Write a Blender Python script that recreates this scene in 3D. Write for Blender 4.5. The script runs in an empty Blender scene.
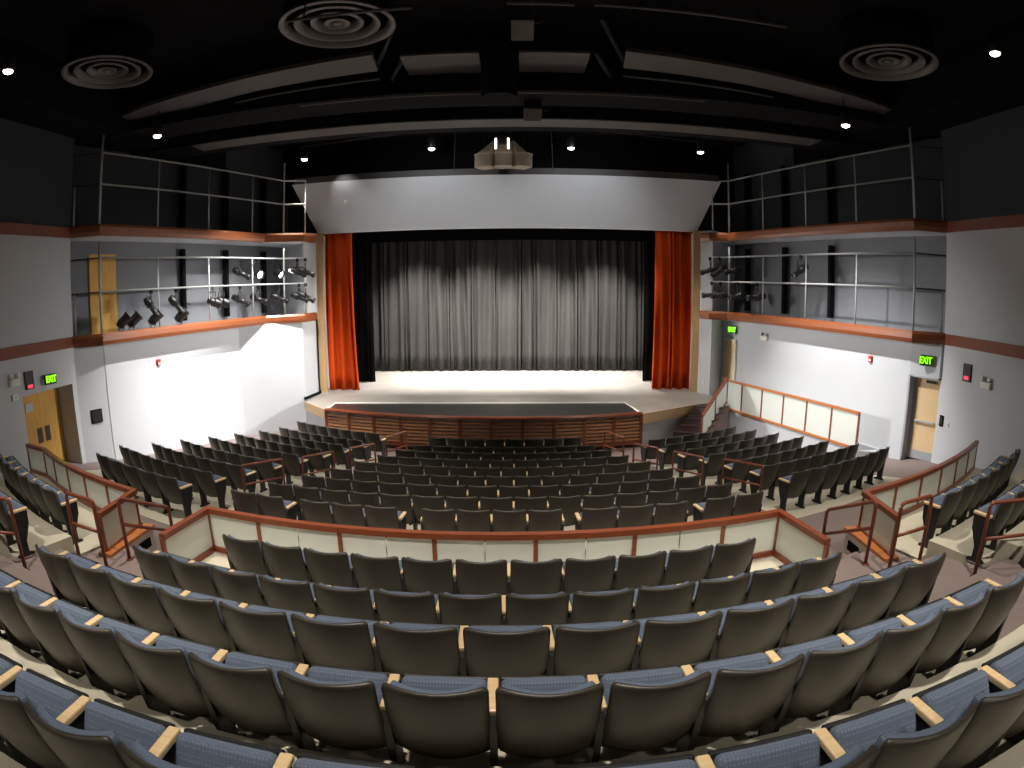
import bpy, bmesh, math, random
from math import sin, cos, pi, radians, atan2, hypot, asin, sqrt
from mathutils import Vector, Matrix

random.seed(7)
sc = bpy.context.scene
COL = sc.collection

# ------------------------------------------------------------------ camera (wide fisheye lens, 598 px per radian)
cam = bpy.data.cameras.new('camera')
cam_ob = bpy.data.objects.new('camera', cam)
COL.objects.link(cam_ob)
sc.camera = cam_ob
cam.type = 'PANO'
cam.panorama_type = 'FISHEYE_LENS_POLYNOMIAL'
cam.sensor_fit = 'HORIZONTAL'
cam.sensor_width = 36
cam.sensor_height = 27
cam.fisheye_fov = radians(180)
cam.fisheye_polynomial_k0 = 0
cam.fisheye_polynomial_k1 = -(1024 / 36) / 598
cam.fisheye_polynomial_k2 = 0
cam.fisheye_polynomial_k3 = 0
cam.fisheye_polynomial_k4 = 0
cam.clip_start = 0.05
cam.clip_end = 200
ZC = 4.74
cam_ob.matrix_world = (Matrix.Translation((.336, 0, ZC)) @ Matrix.Rotation(.009, 4, 'Z')
                       @ Matrix.Rotation(radians(90 - 9.226), 4, 'X') @ Matrix.Rotation(radians(-.22), 4, 'Z'))

# ------------------------------------------------------------------ world, exposure
world = bpy.data.worlds.new('world')
sc.world = world
world.use_nodes = True
world.node_tree.nodes['Background'].inputs[0].default_value = (.9, .93, 1, 1)
world.node_tree.nodes['Background'].inputs[1].default_value = .004
vs = sc.view_settings
vs.view_transform = 'Standard'
vs.look = 'None'
vs.exposure = 0.08
vs.gamma = 1
vs.use_curve_mapping = False


def spot(name, loc, target, watts, angle, blend=.5, size=.15, col=(1, .9, .78)):
    l = bpy.data.lights.new(name, 'SPOT')
    l.energy = watts
    l.spot_size = radians(angle)
    l.spot_blend = blend
    l.shadow_soft_size = size
    l.color = col
    o = bpy.data.objects.new(name, l)
    COL.objects.link(o)
    o.location = loc
    d = Vector(target) - Vector(loc)
    o.rotation_euler = d.to_track_quat('-Z', 'Y').to_euler()
    return o


# house downlights in the black ceiling (rows run on behind the camera)
HOUSE = [(-9.0, 7.9, 9.42), (8.75, 7.8, 9.42), (-8.45, 12.75, 8.95), (8.1, 12.55, 8.95), (-4.75, 13.9, 9.42), (4.45, 13.75, 9.42),
         (-6.85, 19.4, 9.42), (-2.4, 19.1, 9.42), (2.1, 19.2, 9.42), (6.35, 18.9, 9.42)]
HOUSE_BACK = [(-4.5, 7.8), (0, 7.8), (4.5, 7.8), (-9, 2), (-4.5, 2), (0, 2), (4.5, 2), (9, 2), (-4.5, -3), (4.5, -3)]
ZL = 9.42
for k, (x, y, z) in enumerate(HOUSE):
    spot('house_or_fill_light', (x, y, z - .32), (x, y, 0), (260, 280, 420, 420, 1300, 1300, 700, 1100, 1100, 900)[k], 62, .8, .12, (1, .91, .78))
for (x, y) in HOUSE_BACK:
    spot('house_or_fill_light', (x, y, ZL - .32), (x, y + (.6 if y > 5 else 2.4), 0), 450 if abs(x) > 8 else 1350, 72, .8, .12, (1, .91, .78))
# lamps above the stage
for x in (-4, -1.3, 1.3, 4):
    spot('stage_lamp_light', (x, 24.2, 8.3), (x, 25.2, 1.0), 5200, 75, .7, .2, (1, .94, .87))
# front-of-house lamps on the ceiling beam, aimed through the stage opening
for x in (-4.5, -1.5, 1.5, 4.5):
    spot('beam_or_fill_light', (x, 14.6, 8.9), (x * .8, 26.5, 2.3), 3200, 25, .7, .12, (1, .94, .87))
for x in (-2.6, 2.6):  # added fill spots brightening the header, not hung on the beam
    spot('beam_or_fill_light', (x, 16.3, 8.7), (x * .9, 20.8, 7.5), 330, 84, 1, .15, (.93, .97, 1))
spot('house_or_fill_light', (-5.9, 19.5, 9.0), (-5.5, 20.5, 8.1), 45, 70, .9, .05, (1, .97, .92))  # added spot for the scallop on the header, no downlight hangs here
# ceiling spots washing the angled side walls
spot('wash_lamp_light', (-5.6, 16.0, 9.0), (-8.5, 17.9, 1.3), 5200, 74, 1, .12, (1, .96, .91))
spot('wash_lamp_light', (-4.75, 13.9, 9.0), (-9.9, 15.0, .8), 4200, 50, 1, .12, (1, .96, .91))
spot('wash_lamp_light', (4.45, 13.75, 9.0), (9.9, 15.3, .8), 4600, 58, 1, .12, (1, .96, .91))
# lanterns in the galleries
for y, yt in ((17.2, 15.0), (18.4, 17.0), (19.6, 18.6)):
    spot('gallery_lamp_light', (8.4 - (y - 17.2) * .29, y, 5.5), (-9.0 + (yt - 15) * .3, yt, 1.2), 2200, 44, .9, .12, (1, .96, .92))
spot('gallery_lamp_light', (-7.9, 19.0, 5.5), (9.3, 16.5, 1.4), 3000, 46, .9, .12, (1, .96, .92))
spot('gallery_lamp_light', (-8.3, 17.8, 5.5), (9.6, 14.6, 1.4), 2500, 36, .9, .12, (1, .96, .92))
spot('house_or_fill_light', (6.35, 18.9, 9.2), (7.75, 20.1, 6.85), 350, 20, .6, .05, (1, .95, .88))
spot('gallery_lamp_light', (-7.5, 19.6, 5.5), (5.9, 21.8, 2.7), 2600, 26, .8, .1, (1, .93, .85))
spot('gallery_lamp_light', (7.5, 19.6, 5.5), (-6.1, 21.8, 2.7), 2600, 26, .8, .1, (1, .93, .85))

# ------------------------------------------------------------------ materials
MATS = {}


def mat(name, col, rough=.6, metal=0., spec=.5, var=.0, scale=6., bump=0., bscale=80., emit=None, estr=1., alpha=None, trans=0., coat=0.):
    m = bpy.data.materials.new(name)
    m.use_nodes = True
    nt = m.node_tree
    b = nt.nodes['Principled BSDF']
    b.inputs['Base Color'].default_value = (*col, 1)
    b.inputs['Roughness'].default_value = rough
    b.inputs['Metallic'].default_value = metal
    b.inputs['Specular IOR Level'].default_value = spec
    if coat:
        b.inputs['Coat Weight'].default_value = coat
        b.inputs['Coat Roughness'].default_value = .15
    if trans:
        b.inputs['Transmission Weight'].default_value = trans
    if emit:
        b.inputs['Emission Color'].default_value = (*emit, 1)
        b.inputs['Emission Strength'].default_value = estr
    if var:
        tc = nt.nodes.new('ShaderNodeTexCoord')
        nz = nt.nodes.new('ShaderNodeTexNoise')
        nz.inputs['Scale'].default_value = scale
        nz.inputs['Detail'].default_value = 5
        mx = nt.nodes.new('ShaderNodeMix')
        mx.data_type = 'RGBA'
        mx.inputs[6].default_value = (*[c * (1 - var) for c in col], 1)
        mx.inputs[7].default_value = (*[min(1, c * (1 + var)) for c in col], 1)
        nt.links.new(tc.outputs['Object'], nz.inputs['Vector'])
        nt.links.new(nz.outputs['Fac'], mx.inputs[0])
        nt.links.new(mx.outputs[2], b.inputs['Base Color'])
    if bump:
        tc2 = nt.nodes.new('ShaderNodeTexCoord')
        n2 = nt.nodes.new('ShaderNodeTexNoise')
        n2.inputs['Scale'].default_value = bscale
        n2.inputs['Detail'].default_value = 4
        bp = nt.nodes.new('ShaderNodeBump')
        bp.inputs['Strength'].default_value = bump
        bp.inputs['Distance'].default_value = .01
        nt.links.new(tc2.outputs['Object'], n2.inputs['Vector'])
        nt.links.new(n2.outputs['Fac'], bp.inputs['Height'])
        nt.links.new(bp.outputs['Normal'], b.inputs['Normal'])
    MATS[name] = m
    return m


def wood(name, dark, light, rough=.35, scale=(1.2, 14, 14), coat=.3):
    m = mat(name, light, rough, coat=coat)
    nt = m.node_tree
    b = nt.nodes['Principled BSDF']
    tc = nt.nodes.new('ShaderNodeTexCoord')
    mp = nt.nodes.new('ShaderNodeMapping')
    mp.inputs['Scale'].default_value = scale
    nz = nt.nodes.new('ShaderNodeTexNoise')
    nz.inputs['Scale'].default_value = 3
    nz.inputs['Detail'].default_value = 6
    nz.inputs['Distortion'].default_value = .6
    cr = nt.nodes.new('ShaderNodeValToRGB')
    cr.color_ramp.elements[0].position = .3
    cr.color_ramp.elements[0].color = (*dark, 1)
    cr.color_ramp.elements[1].position = .72
    cr.color_ramp.elements[1].color = (*light, 1)
    nt.links.new(tc.outputs['Object'], mp.inputs['Vector'])
    nt.links.new(mp.outputs['Vector'], nz.inputs['Vector'])
    nt.links.new(nz.outputs['Fac'], cr.inputs['Fac'])
    nt.links.new(cr.outputs['Color'], b.inputs['Base Color'])
    return m


mat('wall_paint', (.56, .585, .62), .75, var=.03, scale=1.5, bump=.05, bscale=150)
mat('wall_dark', (.055, .063, .073), .85, spec=.15, var=.04, scale=1.5)
mat('gallery_paint', (.17, .18, .20), .75, var=.04, scale=1.5)
mat('ceiling_black', (.006, .006, .0065), .95, spec=.08)
mat('black_paint', (.007, .007, .008), .85, spec=.1)
mat('beam_grey', (.072, .064, .06), .6, var=.1, scale=2)
mat('carpet', (.25, .195, .185), .95, var=.12, scale=14, bump=.5, bscale=300)
mat('seating_floor', (.56, .52, .42), .7, var=.08, scale=5)
mat('stage_floor', (.35, .335, .31), .42, var=.3, scale=1.3)
mat('pit_cover', (.022, .022, .021), .38, var=.4, scale=2)
mat('white_line', (.8, .78, .72), .6)
wood('red_wood', (.17, .037, .012), (.29, .070, .024))
wood('orange_wood', (.42, .13, .036), (.58, .21, .065))
wood('ledge_wood', (.22, .060, .020), (.33, .100, .034))
wood('slat_wood', (.50, .20, .07), (.66, .32, .13))
wood('tan_wood', (.55, .36, .17), (.68, .47, .25))
wood('maple', (.74, .52, .27), (.84, .64, .38), .4)
wood('door_wood', (.58, .31, .06), (.70, .40, .09), .65, (8, 8, .8), 0)
mat('plastic_back', (.046, .039, .030), .40, var=.06, scale=30, bump=.12, bscale=500)
mat('seat_black', (.012, .012, .013), .5)
mat('rail_paint', (.21, .052, .026), .35)
mat('metal_rail', (.50, .52, .53), .45, metal=.2)
mat('metal_dark', (.03, .03, .032), .5, metal=.5)
mat('metal_frame', (.42, .45, .50), .5, metal=.3)
mg = mat('frost_glass', (.93, .96, .92), .3)
nt = mg.node_tree
b = nt.nodes['Principled BSDF']
tl = nt.nodes.new('ShaderNodeBsdfTranslucent')
tl.inputs['Color'].default_value = (.93, .96, .92, 1)
ms = nt.nodes.new('ShaderNodeMixShader')
ms.inputs[0].default_value = .45
nt.links.new(b.outputs[0], ms.inputs[1])
nt.links.new(tl.outputs[0], ms.inputs[2])
nt.links.new(ms.outputs[0], nt.nodes['Material Output'].inputs['Surface'])
mat('red_curtain', (.68, .085, .012), .85, spec=.1)
mat('black_curtain', (.05, .048, .047), .9, spec=.05)
mat('black_velvet', (.008, .008, .008), .95, spec=.05)
mat('white_plastic', (.78, .77, .72), .5)
mat('speaker_case', (.54, .45, .36), .7, var=.05)
mat('speaker_grille', (.34, .285, .23), .85, bump=.3, bscale=250)
mat('diffuser', (.12, .11, .105), .5, metal=.2)
mat('lamp_glow', (1, 1, 1), .5, emit=(1, .9, .75), estr=14)
mat('lantern_glow', (1, 1, 1), .5, emit=(1, .95, .85), estr=40)
mat('lantern_lens', (.75, .75, .72), .15, metal=.4)
mat('lantern_body', (.015, .015, .016), .4)
mat('exit_green', (.1, .6, .0), .5, emit=(.2, 1, .0), estr=2.4)
mat('exit_case', (.012, .02, .012), .5)
mat('red_device', (.55, .02, .02), .4)
mat('red_glow', (.8, .02, .05), .4, emit=(1, .05, .12), estr=1.2)
mat('panel_brown', (.05, .03, .03), .5)

# blue seat fabric with a fine woven dot
mf = mat('blue_fabric', (.11, .155, .25), .85, spec=.2)
nt = mf.node_tree
b = nt.nodes['Principled BSDF']
tc = nt.nodes.new('ShaderNodeTexCoord')
mp = nt.nodes.new('ShaderNodeMapping')
mp.inputs['Scale'].default_value = (62, 62, 62)
vo = nt.nodes.new('ShaderNodeTexVoronoi')
vo.inputs['Scale'].default_value = 1
vo.inputs['Randomness'].default_value = .15
cr = nt.nodes.new('ShaderNodeValToRGB')
cr.color_ramp.elements[0].position = .18
cr.color_ramp.elements[0].color = (.185, .22, .29, 1)
cr.color_ramp.elements[1].position = .42
cr.color_ramp.elements[1].color = (.115, .147, .212, 1)
nt.links.new(tc.outputs['Object'], mp.inputs['Vector'])
nt.links.new(mp.outputs['Vector'], vo.inputs['Vector'])
nt.links.new(vo.outputs['Distance'], cr.inputs['Fac'])
nt.links.new(cr.outputs['Color'], b.inputs['Base Color'])


# ------------------------------------------------------------------ mesh helpers
class MB:
    def __init__(s):
        s.v = []
        s.f = []

    def add(s, vs, fs):
        n = len(s.v)
        s.v += [tuple(v) for v in vs]
        s.f += [tuple(i + n for i in f) for f in fs]
        return s

    def box(s, c, size, M=None):
        hx, hy, hz = [k / 2 for k in size]
        vs = [Vector((x, y, z)) for x in (-hx, hx) for y in (-hy, hy) for z in (-hz, hz)]
        if M is not None:
            vs = [M @ v for v in vs]
        vs = [v + Vector(c) for v in vs]
        return s.add(vs, [(0, 1, 3, 2), (4, 6, 7, 5), (0, 4, 5, 1), (2, 3, 7, 6), (0, 2, 6, 4), (1, 5, 7, 3)])

    def rbox(s, c, size, r=.01, M=None, seg=2):
        bm = bmesh.new()
        bmesh.ops.create_cube(bm, size=1)
        for v in bm.verts:
            v.co = Vector((v.co.x * size[0], v.co.y * size[1], v.co.z * size[2]))
        bmesh.ops.bevel(bm, geom=list(bm.edges), offset=r, segments=seg, affect='EDGES', profile=.5)
        bm.verts.index_update()
        vs = [((M @ v.co) if M is not None else v.co) + Vector(c) for v in bm.verts]
        fs = [[v.index for v in f.verts] for f in bm.faces]
        bm.free()
        return s.add(vs, fs)

    def prism(s, poly, z0, z1):
        n = len(poly)
        area = sum(poly[i][0] * poly[(i + 1) % n][1] - poly[(i + 1) % n][0] * poly[i][1] for i in range(n))
        if area < 0:
            poly = poly[::-1]
        vs = [(x, y, z0) for x, y in poly] + [(x, y, z1) for x, y in poly]
        fs = [tuple(range(n))[::-1], tuple(range(n, 2 * n))]
        fs += [(i, (i + 1) % n, n + (i + 1) % n, n + i) for i in range(n)]
        return s.add(vs, fs)

    def extrude_yz(s, prof, x0, x1):
        n = len(prof)
        vs = [(x0, y, z) for y, z in prof] + [(x1, y, z) for y, z in prof]
        fs = [tuple(range(n)), tuple(range(n, 2 * n))[::-1]]
        fs += [(i, n + i, n + (i + 1) % n, (i + 1) % n) for i in range(n)]
        return s.add(vs, fs)

    def tube(s, pts, r, seg=8):
        pts = [Vector(p) for p in pts]
        rings = []
        for i, p in enumerate(pts):
            a = pts[max(i - 1, 0)]
            c = pts[min(i + 1, len(pts) - 1)]
            t = (c - a).normalized()
            ref = Vector((0, 0, 1)) if abs(t.z) < .9 else Vector((1, 0, 0))
            u = t.cross(ref).normalized()
            w = t.cross(u).normalized()
            rr = r[i] if isinstance(r, (list, tuple)) else r
            rings.append([p + (u * cos(2 * pi * k / seg) + w * sin(2 * pi * k / seg)) * rr for k in range(seg)])
        vs = [v for ring in rings for v in ring]
        fs = []
        for i in range(len(pts) - 1):
            for k in range(seg):
                a, b2 = i * seg + k, i * seg + (k + 1) % seg
                fs.append((a, b2, b2 + seg, a + seg))
        fs.append(tuple(range(seg))[::-1])
        fs.append(tuple(range((len(pts) - 1) * seg, len(pts) * seg)))
        return s.add(vs, fs)

    def lathe(s, prof, c=(0, 0, 0), seg=40, M=None):
        """prof: (r, z) points, revolved about local z"""
        vs = []
        for r, z in prof:
            for k in range(seg):
                v = Vector((r * cos(2 * pi * k / seg), r * sin(2 * pi * k / seg), z))
                if M is not None:
                    v = M @ v
                vs.append(v + Vector(c))
        fs = []
        for i in range(len(prof) - 1):
            for k in range(seg):
                a, b2 = i * seg + k, i * seg + (k + 1) % seg
                fs.append((a, b2, b2 + seg, a + seg))
        return s.add(vs, fs)

    def sweep(s, path, prof, closed_ends=True):
        """sweep a vertical-plane profile [(offset, z)] along a horizontal path [(x, y)]; offset is to the left of travel"""
        n = len(prof)
        rings = []
        for i, p in enumerate(path):
            a = Vector(path[max(i - 1, 0)])
            c = Vector(path[min(i + 1, len(path) - 1)])
            p = Vector(p)
            if 0 < i < len(path) - 1:
                t1 = (p - a).normalized()
                t2 = (c - p).normalized()
                t = (t1 + t2).normalized()
                k = 1 / max(.35, t.dot(t1))
            else:
                t = (c - a).normalized()
                k = 1
            nrm = Vector((-t.y, t.x)) * k
            rings.append([(p.x + nrm.x * o, p.y + nrm.y * o, z) for o, z in prof])
        vs = [v for r in rings for v in r]
        fs = []
        for i in range(len(path) - 1):
            for k in range(n):
                a, b2 = i * n + k, i * n + (k + 1) % n
                fs.append((a, b2, b2 + n, a + n))
        fs.append(tuple(range(n))[::-1])
        fs.append(tuple(range((len(path) - 1) * n, len(path) * n)))
        return s.add(vs, fs)

    def mesh(s, name, smooth=False):
        me = bpy.data.meshes.new(name)
        me.from_pydata(s.v, [], s.f)
        bm = bmesh.new()
        bm.from_mesh(me)
        bmesh.ops.recalc_face_normals(bm, faces=bm.faces)
        bm.to_mesh(me)
        bm.free()
        if smooth:
            me.polygons.foreach_set('use_smooth', [True] * len(me.polygons))
        me.update()
        return me


def link(name, me, m, parent=None, smooth_angle=None):
    o = bpy.data.objects.new(name, me)
    COL.objects.link(o)
    if m is not None and not me.materials:
        me.materials.append(MATS[m])
    if parent is not None:
        o.parent = parent
    return o


def tag(o, label=None, cat=None, group=None, kind=None):
    if label:
        o['label'] = label
    if cat:
        o['category'] = cat
    if group:
        o['group'] = group
    if kind:
        o['kind'] = kind
    return o


def thing(name, label, cat, loc=(0, 0, 0), rz=0., group=None):
    o = bpy.data.objects.new(name, None)
    COL.objects.link(o)
    o.location = loc
    o.rotation_euler = (0, 0, rz)
    o.empty_display_size = .1
    return tag(o, label, cat, group)


def part(name, mb, m, parent, smooth=False, world=False, label=None):
    """world=True: the mesh was drawn in room coordinates; shift it to its (unrotated) parent"""
    if world:
        lx, ly, lz = parent.location if parent.parent is None else parent.parent.location
        mb.v = [(x - lx, y - ly, z - lz) for x, y, z in mb.v]
    o = link(name, mb.mesh(name, smooth), m, parent)
    if label:
        o['label'] = label
    return o


def struct(name, mb, m, label=None, cat=None, smooth=False):
    o = link(name, mb.mesh(name, smooth), m)
    return tag(o, label, cat, kind='structure')


def solo(name, mb, m, label, cat, group=None, smooth=False, kind=None):
    """a thing that is one mesh, its origin at the base of its shape"""
    xs, ys, zs = zip(*mb.v)
    c = ((min(xs) + max(xs)) / 2, (min(ys) + max(ys)) / 2, min(zs))
    mb.v = [(x - c[0], y - c[1], z - c[2]) for x, y, z in mb.v]
    o = link(name, mb.mesh(name, smooth), m)
    o.location = c
    return tag(o, label, cat, group, kind)


def pol(cy, R, phi):
    return (R * sin(phi), cy - R * cos(phi))


def arc(cy, R, p0, p1, n=24):
    return [pol(cy, R, p0 + (p1 - p0) * i / n) for i in range(n + 1)]


def sector(mb, cy, R0, R1, p0, p1, z0, z1, n=24):
    """annular block about (0, cy)"""
    return mb.prism(arc(cy, R1, p0, p1, n) + arc(cy, R0, p1, p0, n), z0, z1)


def lerp(a, b2, t):
    return tuple(x + (y - x) * t for x, y in zip(a, b2))


# ------------------------------------------------------------------ main raked floor
CF = 26.5                                    # centre of the stalls' arcs
FT = [(9.0, 0), (11.41, 0), (12.29, .02), (13.17, .12), (14.05, .22), (14.93, .32), (15.81, .42), (16.69, .53),
      (17.57, .64), (18.45, .76), (18.95, .80), (22.5, .80)]


def fz(R):
    for (a, za), (b2, zb) in zip(FT, FT[1:]):
        if R <= b2:
            return za + (zb - za) * max(0, (R - a)) / (b2 - a)
    return FT[-1][1]


def cone_sheet(p0, p1, R0, R1, lift, n=48, thick=.0):
    mb = MB()
    rs = sorted({R0, R1} | {r for r, _ in FT if R0 < r < R1})
    vs, fs = [], []
    for r in rs:
        for i in range(n + 1):
            x, y = pol(CF, r, p0 + (p1 - p0) * i / n)
            vs.append((x, y, fz(r) + lift))
    m = n + 1
    for j in range(len(rs) - 1):
        for i in range(n):
            fs.append((j * m + i, j * m + i + 1, (j + 1) * m + i + 1, (j + 1) * m + i))
    mb.add(vs, fs)
    if thick:
        k = len(vs)
        mb.add([(x, y, z - thick) for x, y, z in vs], [f[::-1] for f in fs])
        rim = list(range(m)) + [j * m + n for j in range(1, len(rs))] + [(len(rs) - 1) * m + i for i in range(n - 1, -1, -1)] + [j * m for j in range(len(rs) - 2, 0, -1)]
        mb.f += [(a, b2, b2 + k, a + k) for a, b2 in zip(rim, rim[1:] + rim[:1])]
    return mb


struct('floor', cone_sheet(-.86, .86, 6.0, 22.5, 0, 60), 'carpet', 'mauve carpeted raked auditorium floor and cross aisle', 'floor')
struct('floor_centre_block', cone_sheet(-.235, .235, 10.9, 18.75, .015, 30, .03), 'seating_floor', 'cream floor under the centre block of seats', 'floor')
struct('floor_left_block', cone_sheet(-.60, -.305, 10.9, 18.75, .012, 20, .03), 'seating_floor', 'cream floor under the left block of seats', 'floor')
struct('floor_right_block', cone_sheet(.305, .545, 11.9, 17.9, .012, 20, .03), 'seating_floor', 'cream floor under the right block of seats', 'floor')

# ------------------------------------------------------------------ raised tier
CT, CN = 22.0, 17.83                         # arc centres: tier edge and side rows; near centre rows
NEAR_R = [12.84 + .95 * i for i in range(6)]
NEAR_Z = [1.45, 1.62, 1.915, 2.195, 2.475, 2.755]
NEAR_N = [11, 13, 14, 15, 16, 16]
NEAR_W = [.511, .52, .56, .516, .52, .54]
RT = 15.93                                   # tier front edge
A0, A1 = .236, .330                          # aisle openings (angle about CT)
mb = MB()
sector(mb, CT, RT, RT + 1.3, -A0, A0, .4, 1.45, 20)
struct('floor_tier_centre', mb, 'seating_floor', 'cream tier floor behind the curved glass rail', 'floor')
for i in range(1, 6):
    half = NEAR_N[i] * NEAR_W[i] / 2 / NEAR_R[i] + .02
    mb = MB()
    sector(mb, CN, NEAR_R[i] - 1.005, NEAR_R[i] + (-.055 if i < 5 else 1.6), -half, half, .5, NEAR_Z[i], 28)
    struct('floor_tier_step', mb, 'seating_floor', 'curved cream seating step, %s from the glass rail' % ['', 'second', 'third', 'fourth', 'fifth', 'sixth'][i], 'floor')
SIDE_R = [17.05, 18.0, 18.95, 19.9]
SIDE_Z = [1.45, 1.66, 1.94, 2.22]
for s, nm in ((-1, 'left'), (1, 'right')):
    for i in range(4):
        mb = MB()
        r0 = RT if i == 0 else SIDE_R[i] - 1.0
        sector(mb, CT, r0, SIDE_R[i] + (-.05 if i < 3 else 3), s * (A1 + .005 + .012 * i), s * .66, .4, SIDE_Z[i], 16)
        struct('floor_side_step', mb, 'seating_floor', '%s cream seating step of the %s side tier' % (['lowest', 'second', 'third', 'topmost'][i], nm), 'floor')
    # carpeted aisle stair from the cross aisle up through the tier
    mb = MB()
    zz = [.96, 1.12, 1.29, 1.45]
    for k, z in enumerate(zz):
        sector(mb, CT, RT - .42 + .30 * k if k else RT - .42, RT + 3.4, s * A0, s * A1, .4, z, 6)
    lv = [1.535, 1.62, 1.77, 1.915, 2.055, 2.195, 2.335, 2.475, 2.615, 2.755]
    for k, z in enumerate(lv):
        q = .25 + k * .5
        A = (2.6 + .30 * q, 5.25 - .95 * q)
        B = (6.2 + .10 * q, 6.15 - .95 * q)
        A2, B2 = (A[0] + .6, A[1] - 3), (B[0] + .2, B[1] - 3)
        mb.prism([(s * x, y) for x, y in (A, B, B2, A2)], .5, z)
    struct('floor_aisle_stair', mb, 'carpet', 'mauve carpeted aisle steps on the %s of the near seats' % nm, 'stairs')

# back wall behind the camera and rear floor
mb = MB()
mb.box((0, -3.7, 1.6), (21.8, 5.0, 2.3))
struct('floor_rear', mb, 'carpet', 'mauve carpeted floor at the rear of the auditorium', 'floor')
mb = MB()
mb.box((0, -6.2, 5), (30, .3, 12))
struct('wall_back', mb, 'wall_paint', 'grey rear wall of the auditorium', 'wall')

# ------------------------------------------------------------------ stage
ZS = 1.0
front = [(-6.95, 19.35), (-5.72, 17.95)] + [(x, 16.76 + 1.19 * (abs(x - .1) / 5.82) ** 2) for x in (-4.9, -4, -3, -2, -1, 0, 1, 2, 3)] + [(4.06, 17.35), (6.2, 18.72), (7.3, 19.3)]
mb = MB()
mb.prism(front + [(7.3, 30), (-6.95, 30)], ZS - .16, ZS)
struct('stage_floor', mb, 'stage_floor', 'worn grey stage floor in front of the black curtain', 'floor')
mb = MB()
mb.prism([(-5.66, 18.0)] + front[2:11] + [(4.0, 17.42), (3.86, 19.0), (-5.72, 19.0)], ZS, ZS + .012)
struct('stage_pit_cover', mb, 'pit_cover', 'black pit cover along the front of the stage', 'floor')
mb = MB()
mb.tube([(-5.76, 18.0, ZS + .012), (-5.76, 19.04, ZS + .012), (3.86, 19.04, ZS + .012), (4.06, 17.45, ZS + .012)], .035, 6)
solo('stage_edge_strip', mb, 'white_line', 'pale strip edging the black pit cover on the stage', 'strip')
# fascia below the stage
mb = MB()
mb.prism([(-7.0, 19.42), (-5.74, 18.03), (-5.0, 18.2), (-6.9, 20)], -.1, ZS - .28)
mb.prism([(4.1, 17.45), (6.2, 18.8), (7.3, 19.4), (7.2, 20), (4.2, 18.2)], -.1, ZS - .28)
mb.prism([(x, y + .28) for x, y in front[1:12]] + [(4, 18.6), (-5.5, 18.6)], -.1, ZS - .17)
struct('wall_stage_front', mb, 'wall_paint', 'grey wall under the front edge of the stage', 'wall')
mb = MB()
mb.sweep([front[0], front[1]], [(0, ZS - .3), (-.05, ZS - .3), (-.05, ZS + .01), (0, ZS + .01)])
struct('trim_1', mb, 'tan_wood', 'tan wooden fascia at the left end of the stage', 'trim')
mb = MB()
mb.sweep(front[11:], [(0, ZS - .3), (-.05, ZS - .3), (-.05, ZS + .01), (0, ZS + .01)])
struct('trim_2', mb, 'tan_wood', 'tan wooden fascia at the right end of the stage', 'trim')

# slatted wooden screen along the pit
scr = thing('slatted_pit_screen', 'dark red wooden slatted screen along the curved stage front', 'screen', (0, 16.7, 0))
path = []
px0 = front[1:12]
tot = [0]
for a, b2 in zip(px0, px0[1:]):
    tot.append(tot[-1] + hypot(b2[0] - a[0], b2[1] - a[1]))


def along(path, tt, s):
    for i in range(len(path) - 1):
        if s <= tt[i + 1] + 1e-9:
            return lerp(path[i], path[i + 1], (s - tt[i]) / (tt[i + 1] - tt[i]))
    return path[-1]


NP = 11
pts = [along(px0, tot, tot[-1] * i / NP) for i in range(NP + 1)]
mb = MB()
mb.sweep([(x, y - .05) for x, y in pts], [(.06, ZS - .02), (-.08, ZS - .02), (-.09, ZS + .03), (-.06, ZS + .07), (.06, ZS + .07)])
part('top_rail', mb, 'red_wood', scr, world=True)
mb = MB()
mb.sweep([(x, y - .05) for x, y in pts], [(.04, .10), (-.04, .10), (-.04, .2), (.04, .2)])
part('bottom_rail', mb, 'red_wood', scr, world=True)
for i, p in enumerate(pts):
    mb = MB()
    mb.box((p[0], p[1] - .05, .5), (.09, .09, 1.0))
    part('post', mb, 'red_wood', scr, world=True)
    if i < NP:
        q = pts[i + 1]
        ang = atan2(q[1] - p[1], q[0] - p[0])
        L = hypot(q[0] - p[0], q[1] - p[1]) - .09
        me = None
        for k in range(7):
            m2 = MB()
            m2.box((0, 0, 0), (L, .025, .055))
            if me is None:
                me = m2.mesh('slat')
                me.materials.append(MATS['slat_wood'])
            o = bpy.data.objects.new('slat', me)
            COL.objects.link(o)
            o.parent = scr
            o.location = ((p[0] + q[0]) / 2, (p[1] + q[1]) / 2 - .05 - 16.7, .25 + k * .103)
            o.rotation_euler = (0, 0, ang)

# stage box: back, sides, top
mb = MB()
mb.box((0, 30, 5), (20, .2, 12))
mb.box((-9.2, 26, 5), (.2, 8.4, 12))
mb.box((9.2, 26, 5), (.2, 8.4, 12))
mb.box((0, 26, 10.2), (19, 8.6, .2))
struct('wall_stage', mb, 'black_velvet', 'black walls enclosing the stage', 'wall')


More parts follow.
